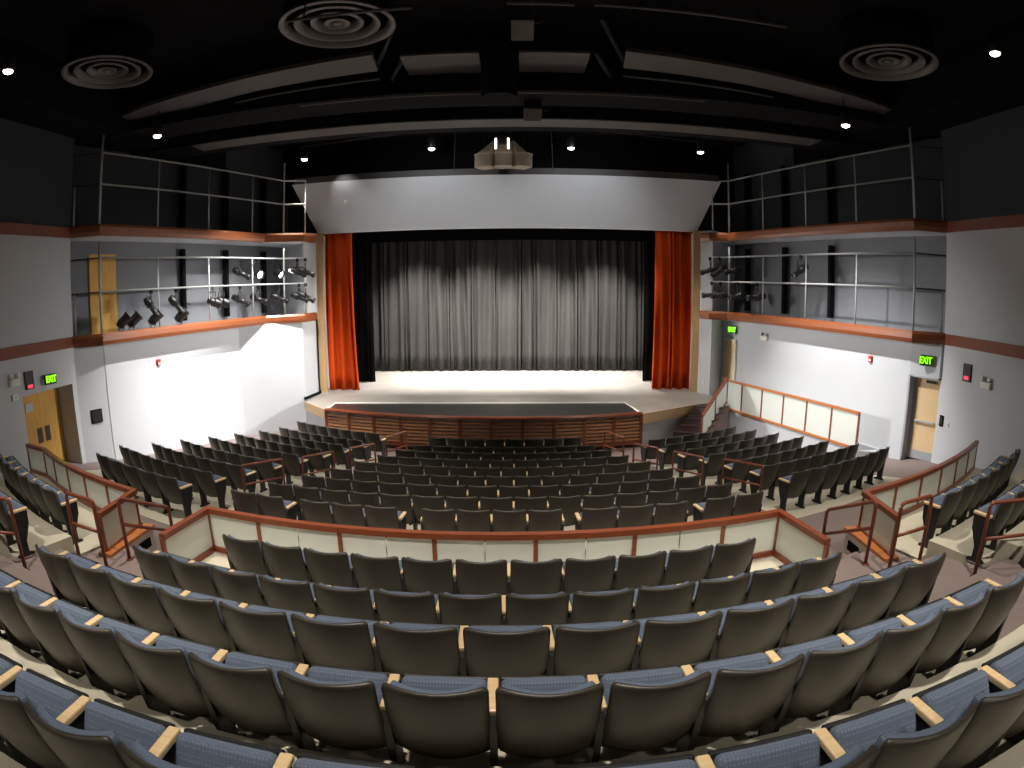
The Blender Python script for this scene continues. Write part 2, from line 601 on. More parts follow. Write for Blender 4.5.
# ------------------------------------------------------------------ curtains
def curtain(name, x0, x1, y, z0, z1, pleats, amp, m, label, gather=0., side=0, seed=0):
    rnd = random.Random(seed)
    nu, nv = pleats * 8, 10
    ph = [rnd.uniform(.45, 1.35) for _ in range(pleats + 2)]
    vs, fs = [], []
    for j in range(nv + 1):
        v = j / nv
        for i in range(nu + 1):
            u = i / nu
            k = ph[int(u * pleats)]
            x = x0 + (x1 - x0) * (u + .35 / pleats * sin(2 * pi * u * pleats * .31 + seed))
            x = min(max(x, min(x0, x1)), max(x0, x1))
            if gather:                     # the hanging edge flares towards the floor
                e = gather * (1 - v) ** 1.5
                x += e * (u if side > 0 else (u - 1))
            a = amp * (.55 + .45 * (1 - v)) * k
            yy = y + a * sin(2 * pi * pleats * u + .8 * sin(3 * v + k * 4)) + .25 * amp * sin(2 * pi * pleats * .37 * u + seed)
            vs.append((x, yy, z0 + (z1 - z0) * v))
    m2 = nu + 1
    for j in range(nv):
        for i in range(nu):
            fs.append((j * m2 + i, j * m2 + i + 1, (j + 1) * m2 + i + 1, (j + 1) * m2 + i))
    mb = MB().add(vs, fs)
    o = solo(name, mb, m, label, 'curtain', smooth=True)
    md = o.modifiers.new('cloth_thickness', 'SOLIDIFY')
    md.thickness = .012
    return o


curtain('red_curtain', -6.84, -5.70, 21.75, ZS + .01, 7.2, 4, .15, 'red_curtain', 'pleated orange-red curtain at the left edge of the stage opening', .2, 1, 3)
curtain('red_curtain', 5.45, 6.80, 21.75, ZS + .01, 7.2, 5, .14, 'red_curtain', 'pleated orange-red curtain at the right edge of the stage opening', .06, -1, 5)
curtain('black_leg_curtain', -6.9, -5.34, 23.6, ZS + .01, 8.2, 5, .08, 'black_velvet', 'narrow black side curtain beside the left red curtain', 0, 1, 8)
curtain('black_leg_curtain', 5.37, 6.9, 23.6, ZS + .01, 8.2, 5, .08, 'black_velvet', 'narrow black side curtain beside the right red curtain', 0, 1, 9)
curtain('back_curtain', -7.4, .62, 26.7, ZS + .02, 8.6, 26, .13, 'black_curtain', 'dark grey pleated back curtain, left half of the stage', 0, 1, 11)
curtain('back_curtain', .56, 7.4, 26.72, ZS + .02, 8.6, 23, .13, 'black_curtain', 'dark grey pleated back curtain, right half of the stage', 0, 1, 12)
mb = MB()
mb.box((0, 23.2, 7.75), (15, .06, 2.3))
solo('stage_border', mb, 'black_velvet', 'black border cloth hanging across the top of the stage opening', 'curtain')

# ------------------------------------------------------------------ proscenium header and pillars
HB, HT = (21.35, 6.90), (20.15, 8.60)
mb = MB()
vs = [(-6.98, HB[0], HB[1]), (6.92, HB[0], HB[1]), (7.48, HT[0], HT[1]), (-7.58, HT[0], HT[1]),
      (-6.98, HB[0] + .3, HB[1]), (6.92, HB[0] + .3, HB[1]), (7.48, HT[0] + .3, HT[1]), (-7.58, HT[0] + .3, HT[1])]
mb.add(vs, [(0, 1, 2, 3), (4, 7, 6, 5), (0, 4, 5, 1), (3, 2, 6, 7), (0, 3, 7, 4), (1, 5, 6, 2)])
struct('wall_header', mb, 'wall_paint', 'pale grey sloping header above the stage opening', 'wall')
mb = MB()
mb.box((-.05, 20.35, 8.73), (15.0, .12, .25))
struct('trim_3', mb, 'beam_grey', 'brown-grey fascia along the top of the sloping header', 'trim')
mb = MB()
mb.box((0, 21.9, 9.4), (26, .2, 2.6))
struct('wall_upper_front', mb, 'ceiling_black', 'black wall above the stage header', 'wall')
for s, nm, k in ((-1, 'left', 4), (1, 'right', 5)):
    mb = MB()
    mb.box((s * 6.86, 21.2, 3.95), (.26, .16, 5.92))
    struct('trim_%d' % k, mb, 'tan_wood', 'tall tan wooden trim at the %s edge of the stage opening' % nm, 'trim')
    if s > 0:
        P = [(6.98, 21.3), (6.98, 20.92), (7.25, 20.50), (7.9, 21.2), (9.2, 22.3), (6.98, 22.3)]
    else:
        P = [(-6.98, 21.3), (-6.98, 20.92), (-7.25, 20.50), (-7.9, 21.2), (-9.2, 22.3), (-6.98, 22.3)]
    mb = MB()
    mb.prism(P, -.1, 6.88)
    if s < 0:                                 # the left pier steps forward below the gallery
        mb.prism([(-8.84, 18.25), (-7.06, 19.72), (-6.98, 20.7), (-6.98, 21.3), (-8.6, 21.3)], -.1, 3.74)
    struct('wall_pillar_%s' % nm, mb, 'wall_paint', 'grey pier between the stage opening and the %s gallery' % nm, 'wall')
mb = MB()
mb.sweep([(-7.10, 19.62), (-6.95, 20.7), (-6.95, 21.05)], [(0, ZS), (-.03, ZS), (-.03, ZS + .1), (0, ZS + .1)])
struct('baseboard_left', mb, 'black_paint', 'dark skirting at the foot of the left pier', 'baseboard')

# ------------------------------------------------------------------ side walls
XL, XR = -10.9, 10.95
W0, W1 = (10.45, 13.0), (7.95, 21.16)
for s, nm in ((-1, 'left'), (1, 'right')):
    mb = MB()
    mb.prism([(s * W0[0], W0[1]), (s * W1[0], W1[1]), (s * 7.3, 23.3), (s * 7.6, 23.4), (s * 11.2, 13.2)], -.1, 3.75)
    struct('wall_%s_lower' % nm, mb, 'wall_paint', 'pale grey angled wall under the %s gallery' % nm, 'wall')
    # gallery back wall
    bx = 1.25
    dx, dy = -.2924, .9563
    nx, ny = .9563, .2924
    g0 = (10.12 + nx * bx - dx * 1.6, 12.57 + ny * bx - dy * 1.6)
    g1 = (10.12 + nx * bx + dx * 9.6, 12.57 + ny * bx + dy * 9.6)
    mb = MB()
    gp = [(s * g0[0], g0[1]), (s * g1[0], g1[1]), (s * (g1[0] + .2), g1[1] + .06), (s * (g0[0] + .2), g0[1] + .06)]
    mb.prism(gp, 3.7, 6.6)
    struct('wall_%s_gallery' % nm, mb, 'gallery_paint', 'grey rear wall of the lower %s lighting gallery' % nm, 'wall')
    mb = MB()
    mb.prism(gp, 6.6, 10.3)
    struct('wall_%s_upper_gallery' % nm, mb, 'wall_dark', 'dark grey rear wall of the upper %s lighting gallery' % nm, 'wall')
    # gallery floors
    X = XL if s < 0 else XR
    for z0, z1, w2 in ((3.70, 3.93, 'lower'), (6.50, 6.72, 'upper')):
        mb = MB()
        l0 = (10.14, 12.60)
        l1 = (10.14 + dx * 7.9, 12.60 + dy * 7.9)
        mb.prism([(s * l0[0], l0[1]), (s * l1[0], l1[1]), (s * 7.1, 20.75), (s * (g1[0] + .1), g1[1]), (s * (g0[0] + .1), g0[1]), (X, 12.2)], z0, z1)
        struct('floor_%s_%s_gallery' % (nm, w2), mb, 'wall_paint', 'grey floor slab of the %s %s gallery' % (w2, nm), 'floor')

# audience side walls
mb = MB()
yd0, yd1, zd = 10.15, 12.05, 2.82


def slab(mb, x0, x1, y0, y1, z0, z1):
    return mb.box(((x0 + x1) / 2, (y0 + y1) / 2, (z0 + z1) / 2), (abs(x1 - x0), abs(y1 - y0), abs(z1 - z0)))


slab(mb, XL - .7, XL, -6, yd0, 0, 6.6)
slab(mb, XL - .7, XL, yd0, 12.25, zd, 6.6)
slab(mb, XL - .7, XL, yd1, 12.25, 0, zd)
struct('wall_left', mb, 'wall_paint', 'grey left auditorium wall with a recessed wooden door', 'wall')
mb = MB()
slab(mb, XR, XR + .5, -6, 12.25, 6.6, 10.3)
struct('wall_right_upper', mb, 'wall_dark', 'dark grey upper part of the right auditorium wall', 'wall')
mb = MB()
slab(mb, XL - .7, XL, -6, 12.25, 6.6, 10.3)
struct('wall_left_upper', mb, 'wall_dark', 'dark grey upper part of the left auditorium wall', 'wall')
mb = MB()
slab(mb, XR, XR + .5, -6, 12.25, 0, 6.6)
struct('wall_right', mb, 'wall_paint', 'grey right auditorium wall behind the side seats', 'wall')
# short return walls between the audience walls and the angled walls
mb = MB()
mb.prism([(XL, 12.22), (-10.46, 13.02), (-11.6, 13.02), (-11.6, 12.22)], 0, 3.72)
struct('wall_left_return', mb, 'wall_paint', 'grey return wall with a black louvre beside the left door', 'wall')
mb = MB()
mb.prism([(10.45, 13.0), (10.86, 12.22), (11.4, 12.22), (11.4, 13.0)], 2.86, 3.72)
struct('wall_right_return', mb, 'wall_paint', 'grey lintel over the right door', 'wall')


# doors
d = thing('door_1', 'recessed orange wooden door with two dark slots in the left wall', 'door', (XL - .55, (yd0 + yd1) / 2, .8))
tag(d, kind='structure')
mb = MB()
slab(mb, XL - .62, XL - .56, yd0 + .02, yd1 - .02, .8, zd)
leaf = part('door_leaf', mb, 'door_wood', d, world=True)
for yy in (11.12, 11.42):
    mb = MB()
    slab(mb, XL - .56, XL - .54, yy - .09, yy + .09, 1.48, 1.86)
    part('glazed_slot', mb, 'panel_brown', leaf, world=True)
mb = MB()
slab(mb, XL - .56, XL - .53, 10.70, 10.97, 2.32, 2.53)
part('door_plate', mb, 'metal_frame', leaf, world=True)
d = thing('door_2', 'yellow wooden door with a push bar beside the right wall', 'door', (10.9, 12.8, .65))
tag(d, kind='structure')
J0, J1 = Vector((10.45, 13.02)), Vector((10.86, 12.24))
jd = (J1 - J0).normalized()
jn = Vector((-jd.y, jd.x))                    # away from the audience
if jn.y < 0:
    jn = -jn
angj = atan2(jd.y, jd.x)
Mj = Matrix.Rotation(angj, 3, 'Z')
wj = (J1 - J0).length


def jpt(a, dep, z):
    p = J0 + jd * a + jn * dep
    return (p.x, p.y, z)


mb = MB()
mb.box(jpt(wj * .62, .22, 1.75), (wj * .80, .05, 2.18), Mj)
leaf = part('door_leaf', mb, 'maple', d, world=True)
mb = MB()
mb.box(jpt(.03, .12, 1.75), (.06, .34, 2.22), Mj)
mb.box(jpt(.16, .26, 1.75), (.22, .06, 2.22), Mj)
mb.box(jpt(wj / 2, .12, 2.84), (wj, .30, .05), Mj)
part('door_frame', mb, 'metal_frame', d, world=True)
mb = MB()
mb.box(jpt(wj * .6, .15, 1.68), (wj * .66, .05, .05), Mj)
part('push_bar', mb, 'metal_rail', leaf, world=True)
mb = MB()
mb.box(jpt(wj * .62, .185, .78), (wj * .74, .01, .22), Mj)
part('kick_plate', mb, 'metal_frame', leaf, world=True)
mb = MB()
mb.box(jpt(wj * .7, .15, 2.72), (.28, .06, .06), Mj)
part('door_closer', mb, 'metal_dark', leaf, world=True)
# backstage door in the right angled wall
wd = (Vector(W1) - Vector(W0)).normalized()
wn = Vector((-wd.y, wd.x))                    # towards the room on the right-hand side
if wn.x > 0:
    wn = -wn


def wpt(s, a, off, z):
    p = Vector(W0) + wd * a + wn * off
    return (s * p.x, p.y, z)


def wrot(s):
    return Matrix.Rotation(atan2(wd.y, s * wd.x), 3, 'Z')


d = thing('door_3', 'narrow pale backstage door in the right wall beside the stage steps', 'door', wpt(1, 8.05, 0, .7))
tag(d, kind='structure')
mb = MB()
mb.box(wpt(1, 8.05, .02, 1.85), (.62, .05, 2.2), wrot(1))
part('door_leaf', mb, 'maple', d, world=True)
mb = MB()
mb.box(wpt(1, 7.70, .03, 1.85), (.07, .09, 2.3), wrot(1))
mb.box(wpt(1, 8.05, .03, 2.98), (.75, .09, .07), wrot(1))
part('door_frame', mb, 'white_plastic', d, world=True)
# gallery door
d = thing('door_4', 'orange wooden door at the rear end of the left lower gallery', 'door', (-11.3, 13.3, 3.93))
tag(d, kind='structure')
ga = atan2(.9563, .2924)
mb = MB()
c = (-(10.12 + .9563 * 1.22 - (-.2924) * -.9), 12.57 + .2924 * 1.22 + .9563 * .9)
mb.box((c[0], c[1], 5.03), (.95, .06, 2.2), Matrix.Rotation(ga, 3, 'Z'))
part('door_leaf', mb, 'door_wood', d, world=True)

# ------------------------------------------------------------------ wood bands on the walls and gallery ledges
n_tr = 6
for z0, w2 in ((3.72, 'lower'), (6.50, 'upper')):
    for s, nm in ((-1, 'left'), (1, 'right')):
        mb = MB()
        if s < 0:
            slab(mb, XL, XL + .035, -6, 12.25, z0, z0 + .27)
        else:
            slab(mb, XR - .035, XR, -6, 12.25, z0, z0 + .27)
        struct('trim_%d' % n_tr, mb, 'red_wood', '%s red-brown wooden band along the %s auditorium wall' % (w2, nm), 'trim')
        n_tr += 1
        dx, dy = -.2924, .9563
        l1 = (10.12 + dx * 8.0, 12.57 + dy * 8.0)
        if s > 0:
            pth = [(XR, 12.25), (10.12, 12.57), l1, (7.12, 20.40), (6.93, 20.78)]
        else:
            l1 = (10.12 + dx * 6.7, 12.57 + dy * 6.7)
            pth = [(-XL, 12.25), (10.12, 12.57), l1, (6.98, 19.64), (6.9, 20.6)]
        pth = [(s * x, y) for x, y in pth]
        prof = [(-.10, z0), (.06, z0), (.10, z0 + .10), (.10, z0 + .22), (.06, z0 + .29), (-.10, z0 + .29)]
        if s < 0:
            prof = [(-o, z) for o, z in prof]
        mb = MB()
        mb.sweep(pth, prof)
        solo('gallery_ledge', mb, 'ledge_wood', '%s orange-brown wooden ledge along the %s gallery front' % (w2, nm), 'ledge')

# ------------------------------------------------------------------ gallery railings
GL = Vector((10.12, 12.57))
GD = Vector((-.2924, .9563))


def gpt(s, a, z, off=0.):
    lim = 8.0 if s > 0 else 7.2
    if a <= lim:
        p = GL + GD * a
    else:                                     # the front end bends round the pier
        p0 = GL + GD * lim
        p1 = Vector((7.02, 20.55)) if s > 0 else Vector((6.97, 19.9))
        p = p0 + (p1 - p0) * min(1, (a - lim) / 1.2)
    p = p + Vector((.9563, .2924)) * off
    return (s * p.x, p.y, z)


for s, nm in ((-1, 'left'), (1, 'right')):
    for z0, ra, rb, top, w2 in ((3.98, 5.06, 5.93, 6.30, 'lower'), (6.77, 7.83, 8.66, 9.3, 'upper')):
        g = thing('gallery_railing', 'pale metal pipe railing of the %s %s gallery' % (w2, nm), 'railing', gpt(s, 4, z0))
        for a in (0, 2.03, 4.08, 6.12, 8.0 if s > 0 else 7.6, 8.85 if s > 0 else 8.5):
            mb = MB()
            big = a in (0, 8.0, 7.6)
            mb.tube([gpt(s, a, z0), gpt(s, a, top if big else rb)], .032 if big else .024, 8)
            part('post', mb, 'metal_rail', g, True, True)
        for z in (ra, rb):
            mb = MB()
            lim = 8.0 if s > 0 else 7.6
            mb.tube([gpt(s, 0, z), gpt(s, lim, z), gpt(s, lim + 1.1, z)], .028, 8)
            part('rail', mb, 'metal_rail', g, True, True)
            mb = MB()
            X = XL if s < 0 else XR
            Y = 12.3
            mb.tube([gpt(s, 0, z), (X - s * -.02, Y, z)], .02, 8)
            part('return_rail', mb, 'metal_dark', g, True, True)
        mb = MB()
        p = (XL + .05, 12.33) if s < 0 else (XR - .05, 12.33)
        mb.tube([(p[0], p[1], z0), (p[0], p[1], ra)], .024, 8)
        part('post', mb, 'metal_rail', g, True, True)
    # black conduits on the gallery rear wall
    for a in ((3.95, 5.95, 7.95) if s < 0 else (4.05, 6.25, 8.3)):
        for z0, z1, w2 in ((4.05, 6.3, 'lower'), (6.9, 9.1, 'upper')):
            p = GL + GD * a + Vector((.9563, .2924)) * 1.10
            mb = MB()
            mb.rbox((s * p.x, p.y, (z0 + z1) / 2), (.2, .14, z1 - z0), .03, Matrix.Rotation(s * .3, 3, 'Z'))
            k = {3: 'rearmost', 4: 'rearmost', 5: 'middle', 6: 'middle', 7: 'foremost', 8: 'foremost'}[int(a)]
            solo('cable_trunking', mb, 'black_paint', '%s black vertical cable trunking on the %s %s gallery wall' % (k, w2, nm), 'trunking', 'cable trunking in the galleries')

# ------------------------------------------------------------------ ceiling
def pipe(label, pts, r, m):
    c = pts[len(pts) // 2]
    t = thing('lighting_pipe', label, 'pipe', c)
    m2 = MB()
    m2.tube(pts, r, 8)
    part('bar', m2, m, t, True, True)
    for q in (.15, .85):
        i = min(int(q * (len(pts) - 1)), len(pts) - 2)
        p = lerp(pts[i], pts[i + 1], q * (len(pts) - 1) - i)
        m2 = MB()
        m2.tube([p, (p[0], p[1], 10.32)], .012, 6)
        part('hanger', m2, 'black_paint', t, True, True)


mb = MB()
slab(mb, -13, 13, -6.4, 22, 10.3, 10.5)
slab(mb, -13, -9.55, -6.4, 21.8, 9.12, 10.35)
slab(mb, 9.6, 13, -6.4, 21.8, 9.12, 10.35)
struct('ceiling', mb, 'ceiling_black', 'black auditorium ceiling', 'ceiling')
mb = MB()
slab(mb, -11.2, 11.2, 14.7, 16.0, 9.03, 9.35)
struct('ceiling_beam_1', mb, 'black_paint', 'black ceiling beam nearest the stage', 'beam')
mb = MB()
slab(mb, -8.6, 8.6, 14.72, 15.45, 9.0, 9.03)
struct('trim_10', mb, 'beam_grey', 'grey strip under the ceiling beam nearest the stage', 'trim')
mb = MB()
slab(mb, -11.2, 11.2, 13.0, 14.2, 9.2, 9.9)
struct('ceiling_beam_2', mb, 'black_paint', 'black ceiling beam over the front seats', 'beam')
for s, nm in ((-1, 'left'), (1, 'right')):
    mb = MB()
    mb.prism([(s * x, y) for x, y in ((2.5, 11.25), (5.4, 11.65), (8.6, 12.25), (10.0, 12.7), (10.0, 13.6), (8.6, 13.2), (5.5, 12.55), (2.6, 12.2))], 9.5, 9.6)
    struct('ceiling_baffle_%s' % nm, mb, 'beam_grey', 'long grey ceiling baffle on the %s' % nm, 'baffle')
    pipe('thin pipe under the %s ceiling baffle' % nm, [(s * 2.65, 12.55, 9.45), (s * 5.5, 12.85, 9.45), (s * 8.8, 13.5, 9.45)], .03, 'beam_grey')
    pipe('grey lighting pipe %s of the ceiling rigging box' % nm, [(s * .35, 12.86, 9.1), (s * 4.6, 12.86, 9.1)], .035, 'beam_grey')
    o = thing('ceiling_strut', 'pair of dark diagonal ceiling struts %s of the pale panel' % nm, 'strut', (s * 2.4, 11.5, 9.3))
    for yy, zz2, r in ((11.0, 10.1, .07), (12.0, 9.75, .06)):
        m2 = MB()
        m2.tube([(s * 2.0, yy, zz2), (s * 2.75, yy + 1.7, zz2 - .3)], r, 8)
        part('strut', m2, 'metal_dark', o, True, True)
mb = MB()
slab(mb, -2.05, -.42, 11.75, 12.95, 9.62, 9.68)
solo('ceiling_panel', mb, 'beam_grey', 'pale grey ceiling panel left of the rigging box', 'panel')
mb = MB()
slab(mb, .40, 1.85, 11.75, 12.95, 9.62, 9.68)
solo('ceiling_panel', mb, 'beam_grey', 'pale grey ceiling panel right of the rigging box', 'panel')
for x0, x1, w2 in ((-3.2, -1.2, 'left'), (.2, 1.2, 'middle'), (1.5, 4.6, 'right')):
    pipe('short pipe at the top of the picture, %s of three' % w2, [(x0, 8.35, 9.05), (x1, 8.38, 9.05)], .03, 'beam_grey')
# long pipe above the header
pipe('long dark pipe across the ceiling in front of the stage header', [(-6.6, 18.2, 9.45), (-3, 17.8, 9.55), (0, 17.7, 9.6), (3, 17.8, 9.55), (6.8, 18.2, 9.45)], .025, 'metal_dark')
# rigging box and pole
rb = thing('rigging_box', 'black faceted rigging box hanging at the centre of the ceiling', 'rigging box', (0, 12.5, 9.2))
mb = MB()
mb.prism([(-.38, 12.0), (.36, 12.0), (.36, 12.7), (-.38, 12.7)], 8.72, 9.85)
mb.prism([(-.38, 12.0), (-.2, 11.75), (.18, 11.75), (.36, 12.0)], 8.72, 9.85)
part('box', mb, 'black_paint', rb, world=True)
mb = MB()
mb.tube([(-.02, 12.4, 9.7), (-.02, 12.4, 10.3)], .05, 8)
part('hanger', mb, 'black_paint', rb, world=True)

for (x, y, z, w_, h_, lab) in ((.44, 9.1, 9.05, .36, .5, 'white box loudspeaker hanging from the ceiling at the top of the picture'),
                               (.72, 13.9, 8.97, .42, .32, 'small pale box under the ceiling beam')):
    t = thing('ceiling_loudspeaker', lab, 'loudspeaker', (x, y, z))
    m2 = MB()
    m2.rbox((0, 0, 0), (w_, .4, h_), .02, Matrix.Rotation(radians(-35), 3, 'X'))
    part('cabinet', m2, 'beam_grey' if h_ < .4 else 'diffuser', t)
    m2 = MB()
    m2.tube([(0, .05, .1), (0, .1, 1.2 if h_ > .4 else .25)], .02, 6)
    part('bracket', m2, 'metal_dark', t)
    m2 = MB()
    m2.tube([(w_ / 2, 0, 0), (w_ / 2 + .12, .02, .02), (w_ / 2 + .2, .05, .1)], .012, 6)
    part('cable', m2, 'metal_dark', t)

# round air diffusers
for (x, y, r, lab) in ((-2.78, 9.7, 1.04, 'large round ceiling diffuser at the top left of centre'),
                       (-7.86, 9.75, 1.0, 'round ceiling diffuser at the far left, in shadow'),
                       (-5.2, 14.85, 1.0, 'round ceiling diffuser above the left gallery front'),
                       (7.69, 9.9, 1.05, 'round ceiling diffuser at the far right, in shadow'),
                       (4.93, 14.65, 1.0, 'round ceiling diffuser right of centre beside a downlight')):
    t = thing('ceiling_diffuser', lab, 'air diffuser', (x, y, 9.5), 0, 'round ceiling diffusers')
    for k, (ro, zo) in enumerate(((1.0, 0), (.74, .03), (.46, .06), (.22, .05))):
        m2 = MB()
        R_ = r * ro
        m2.lathe([(R_, -.01 + zo), (R_, .03 + zo), (R_ - .05, .03 + zo), (R_ - .13 * r, .15 + zo), (R_ - .13 * r, .11 + zo), (R_ - .07, -.02 + zo), (R_, -.01 + zo)], seg=48)
        part('ring', m2, 'diffuser', t, True)
    m2 = MB()
    m2.lathe([(0.001, .03), (.09 * r, .03), (.09 * r, .06), (.001, .06)], seg=24)
    part('hub', m2, 'diffuser', t, True)
    m2 = MB()
    m2.lathe([(.95 * r, .16), (.95 * r, .8), (.001, .8)], seg=32)
    part('duct', m2, 'ceiling_black', t, True)

# downlights
WHERE = ['at the far left', 'at the far right', 'above the left upper gallery', 'above the right upper gallery', 'beside the left round diffuser',
         'beside the right round diffuser', 'over the left end of the stage header', 'left of the loudspeaker cluster', 'right of the loudspeaker cluster',
         'over the right end of the stage header']
for i, (x, y, z) in enumerate(HOUSE):
    t = thing('ceiling_downlight', 'small lit ceiling downlight ' + WHERE[i], 'downlight', (x, y, z), 0, 'ceiling downlights')
    m2 = MB()
    m2.lathe([(.07, -.09), (.11, -.10), (.12, -.09), (.12, .28), (.001, .28)], seg=24)
    part('housing', m2, 'lantern_body', t, True)
    m2 = MB()
    m2.lathe([(.001, -.155), (.05, -.15), (.09, -.13), (.11, -.095), (.001, -.09)], seg=24)
    part('lens', m2, 'lamp_glow', t, True)
    m2 = MB()
    m2.tube([(0, 0, .25), (0, 0, 10.3 - z)], .015, 6)
    part('stem', m2, 'black_paint', t, True)

# loudspeaker cluster in front of the header
for k, (x, rz, lab) in enumerate(((-.74, .5, 'left beige loudspeaker of the hanging cluster'), (-.08, 0, 'middle beige loudspeaker of the hanging cluster'),
                                  (.58, -.5, 'right beige loudspeaker of the hanging cluster'))):
    t = thing('hanging_loudspeaker', lab, 'loudspeaker', (x, 18.75 + (0 if k == 1 else .12), 8.62), -rz, 'loudspeaker cluster above the stage')
    m2 = MB()
    # sloping upper horn cabinet above the curved grille
    zl, zr = (.50 if k == 0 else .88), (.50 if k == 2 else .88)
    vs = [(-.27, 0, .42), (.27, 0, .42), (.27, .55, .42), (-.27, .55, .42), (-.26, .22, zl), (.26, .22, zr), (.26, .55, zr), (-.26, .55, zl)]
    m2.add(vs, [(0, 1, 5, 4), (1, 2, 6, 5), (2, 3, 7, 6), (3, 0, 4, 7), (4, 5, 6, 7), (0, 3, 2, 1)])
    part('cabinet', m2, 'speaker_case', t)
    m2 = MB()
    m2.prism([(-.28 + .56 * i / 10, -.10 * sin(pi * i / 10) - .02) for i in range(11)] + [(.28, .5), (-.28, .5)], 0, .40)
    part('grille', m2, 'speaker_grille', t)
    m2 = MB()
    m2.prism([(-.29 + .58 * i / 10, -.11 * sin(pi * i / 10) - .03) for i in range(11)] + [(.29, .5), (-.29, .5)], .39, .44)
    part('lip', m2, 'speaker_case', t)
    for xx in (-.2, .2):
        m2 = MB()
        m2.tube([(xx, .4, .5), (xx, .4, 1.66)], .012, 6)
        part('hanger', m2, 'metal_dark', t)
# hanging work light in front of the cluster
t = thing('work_light', 'black hanging lamp holder with two bright tubes in front of the loudspeakers', 'lamp', (-.1, 18.2, 9.15))
m2 = MB()
m2.rbox((0, 0, .2), (.42, .2, .3), .03)
part('housing', m2, 'black_paint', t)
for xx in (-.19, .19):
    m2 = MB()
    m2.tube([(xx, -.12, -.12), (xx, -.12, .2)], .025, 8)
    part('tube', m2, 'lamp_glow', t)
m2 = MB()
m2.tube([(0, 0, .3), (0, 0, 1.14)], .03, 8)
part('pole', m2, 'black_paint', t)
for x in (-1.75, 1.55):
    m2 = MB()
    m2.tube([(x, 19.9, 8.7), (x * .93, 19.2, 10.29)], .018, 6)
    solo('support_cable', m2, 'metal_dark', 'thin cable above the header on the %s of the loudspeakers' % ('left' if x < 0 else 'right'), 'cable')
# little red-lit sensor unit under the ceiling at the left
t = thing('ceiling_projector', 'small pale unit with a red light under the ceiling at the left', 'projector', (-6.9, 15.4, 9.2))
m2 = MB()
m2.rbox((0, 0, 0), (.42, .3, .26), .02)
part('body', m2, 'diffuser', t)
m2 = MB()
m2.rbox((-.38, 0, -.02), (.09, .06, .09), .02)
part('indicator', m2, 'red_glow', t)
m2 = MB()
m2.tube([(0, 0, .1), (0, 0, 1.1)], .02, 6)
part('bracket', m2, 'metal_dark', t)

# ------------------------------------------------------------------ theatre seats
W_REF = .52


def shell(mb, w, z0, z1, off, thick, inset=0., bow=.066, lean=.155, nu=10, nv=9, corner=.05):
    """curved plate: recline lean, wings bowed forward; off = forward offset of its rear face"""
    def surf(u, v, d):
        h = z1 - z0
        z = z0 + h * v
        hw = w / 2 - inset
        # rounded corners
        e = 0.
        dv = min(v * h, 99)
        if dv < corner * 1.6:
            e = max(e, corner * 1.6 * (1 - sqrt(max(0, 1 - (1 - dv / (corner * 1.6)) ** 2))))
        dv = (1 - v) * h
        if dv < corner * .5:
            e = max(e, corner * .5 * (1 - sqrt(max(0, 1 - (1 - dv / (corner * .5)) ** 2))))
        x = u * (hw - e)
        y = lean * ((.84 - z) / .54) ** 1.7 if z < .84 else 0.
        y += bow * (u * u) + off + d
        return (x, y, z)
    vs_v = [0, .03, .07, .13, .3, .5, .7, .88, .95, .985, 1]
    us = [-1, -.97, -.85, -.6, -.3, 0, .3, .6, .85, .97, 1]
    A = []
    for d in (0., thick):
        for v in vs_v:
            for u in us:
                dd = d
                # soften the outer edge
                if abs(u) == 1 or v in (0, 1):
                    dd = thick * .3 if d == 0 else thick * .7
                A.append(surf(u, v, dd))
    m, n = len(us), len(vs_v)
    fs = []
    for j in range(n - 1):
        for i in range(m - 1):
            a = j * m + i
            fs.append((a, a + m, a + m + 1, a + 1))
            a += m * n
            fs.append((a, a + 1, a + m + 1, a + m))
    k = m * n
    rim = [i for i in range(m)] + [j * m + m - 1 for j in range(1, n)] + [(n - 1) * m + i for i in range(m - 2, -1, -1)] + [j * m for j in range(n - 2, 0, -1)]
    fs += [(a, b2, b2 + k, a + k) for a, b2 in zip(rim, rim[1:] + rim[:1])]
    return mb.add(A, fs)


SEAT = {}
mb = MB()
shell(mb, .490, .255, .84, 0, .026)
SEAT['backrest'] = (mb.mesh('backrest', True), 'plastic_back')
mb = MB()
shell(mb, .490, .40, .818, .028, .05, .024, corner=.07)
SEAT['back_cushion'] = (mb.mesh('back_cushion', True), 'blue_fabric')
# folded-up seat: hinge at (y .17, z .37), tip leaning forward
TILT = Matrix.Rotation(radians(57), 3, 'X')
mb = MB()
mb.rbox(Vector((0, .245, .325)) + TILT @ Vector((0, .168, .042)), (.445, .37, .088), .038, TILT, 3)
SEAT['seat_cushion'] = (mb.mesh('seat_cushion', True), 'blue_fabric')
mb = MB()
mb.rbox(Vector((0, .245, .325)) + TILT @ Vector((0, .172, -.012)), (.455, .375, .035), .012, TILT, 2)
SEAT['seat_pan'] = (mb.mesh('seat_pan', False), 'seat_black')
mb = MB()
mb.rbox((-.26, .288, .618), (.058, .275, .036), .009, None, 2)
SEAT['armrest'] = (mb.mesh('armrest', False), 'maple')
mb = MB()
mb.extrude_yz([(.13, 0), (.38, 0), (.38, .03), (.31, .05), (.31, .20), (.40, .42), (.41, .575), (.39, .60), (.15, .60), (.13, .575), (.15, .40), (.17, .20), (.17, .05), (.13, .03)], -.279, -.241)
SEAT['side_standard'] = (mb.mesh('side_standard', False), 'seat_black')
for me, m in SEAT.values():
    me.materials.append(MATS[m])

ORD = ['first', 'second', 'third', 'fourth', 'fifth', 'sixth', 'seventh', 'eighth', 'ninth', 'tenth', 'eleventh', 'twelfth', 'thirteenth',
       'fourteenth', 'fifteenth', 'sixteenth']


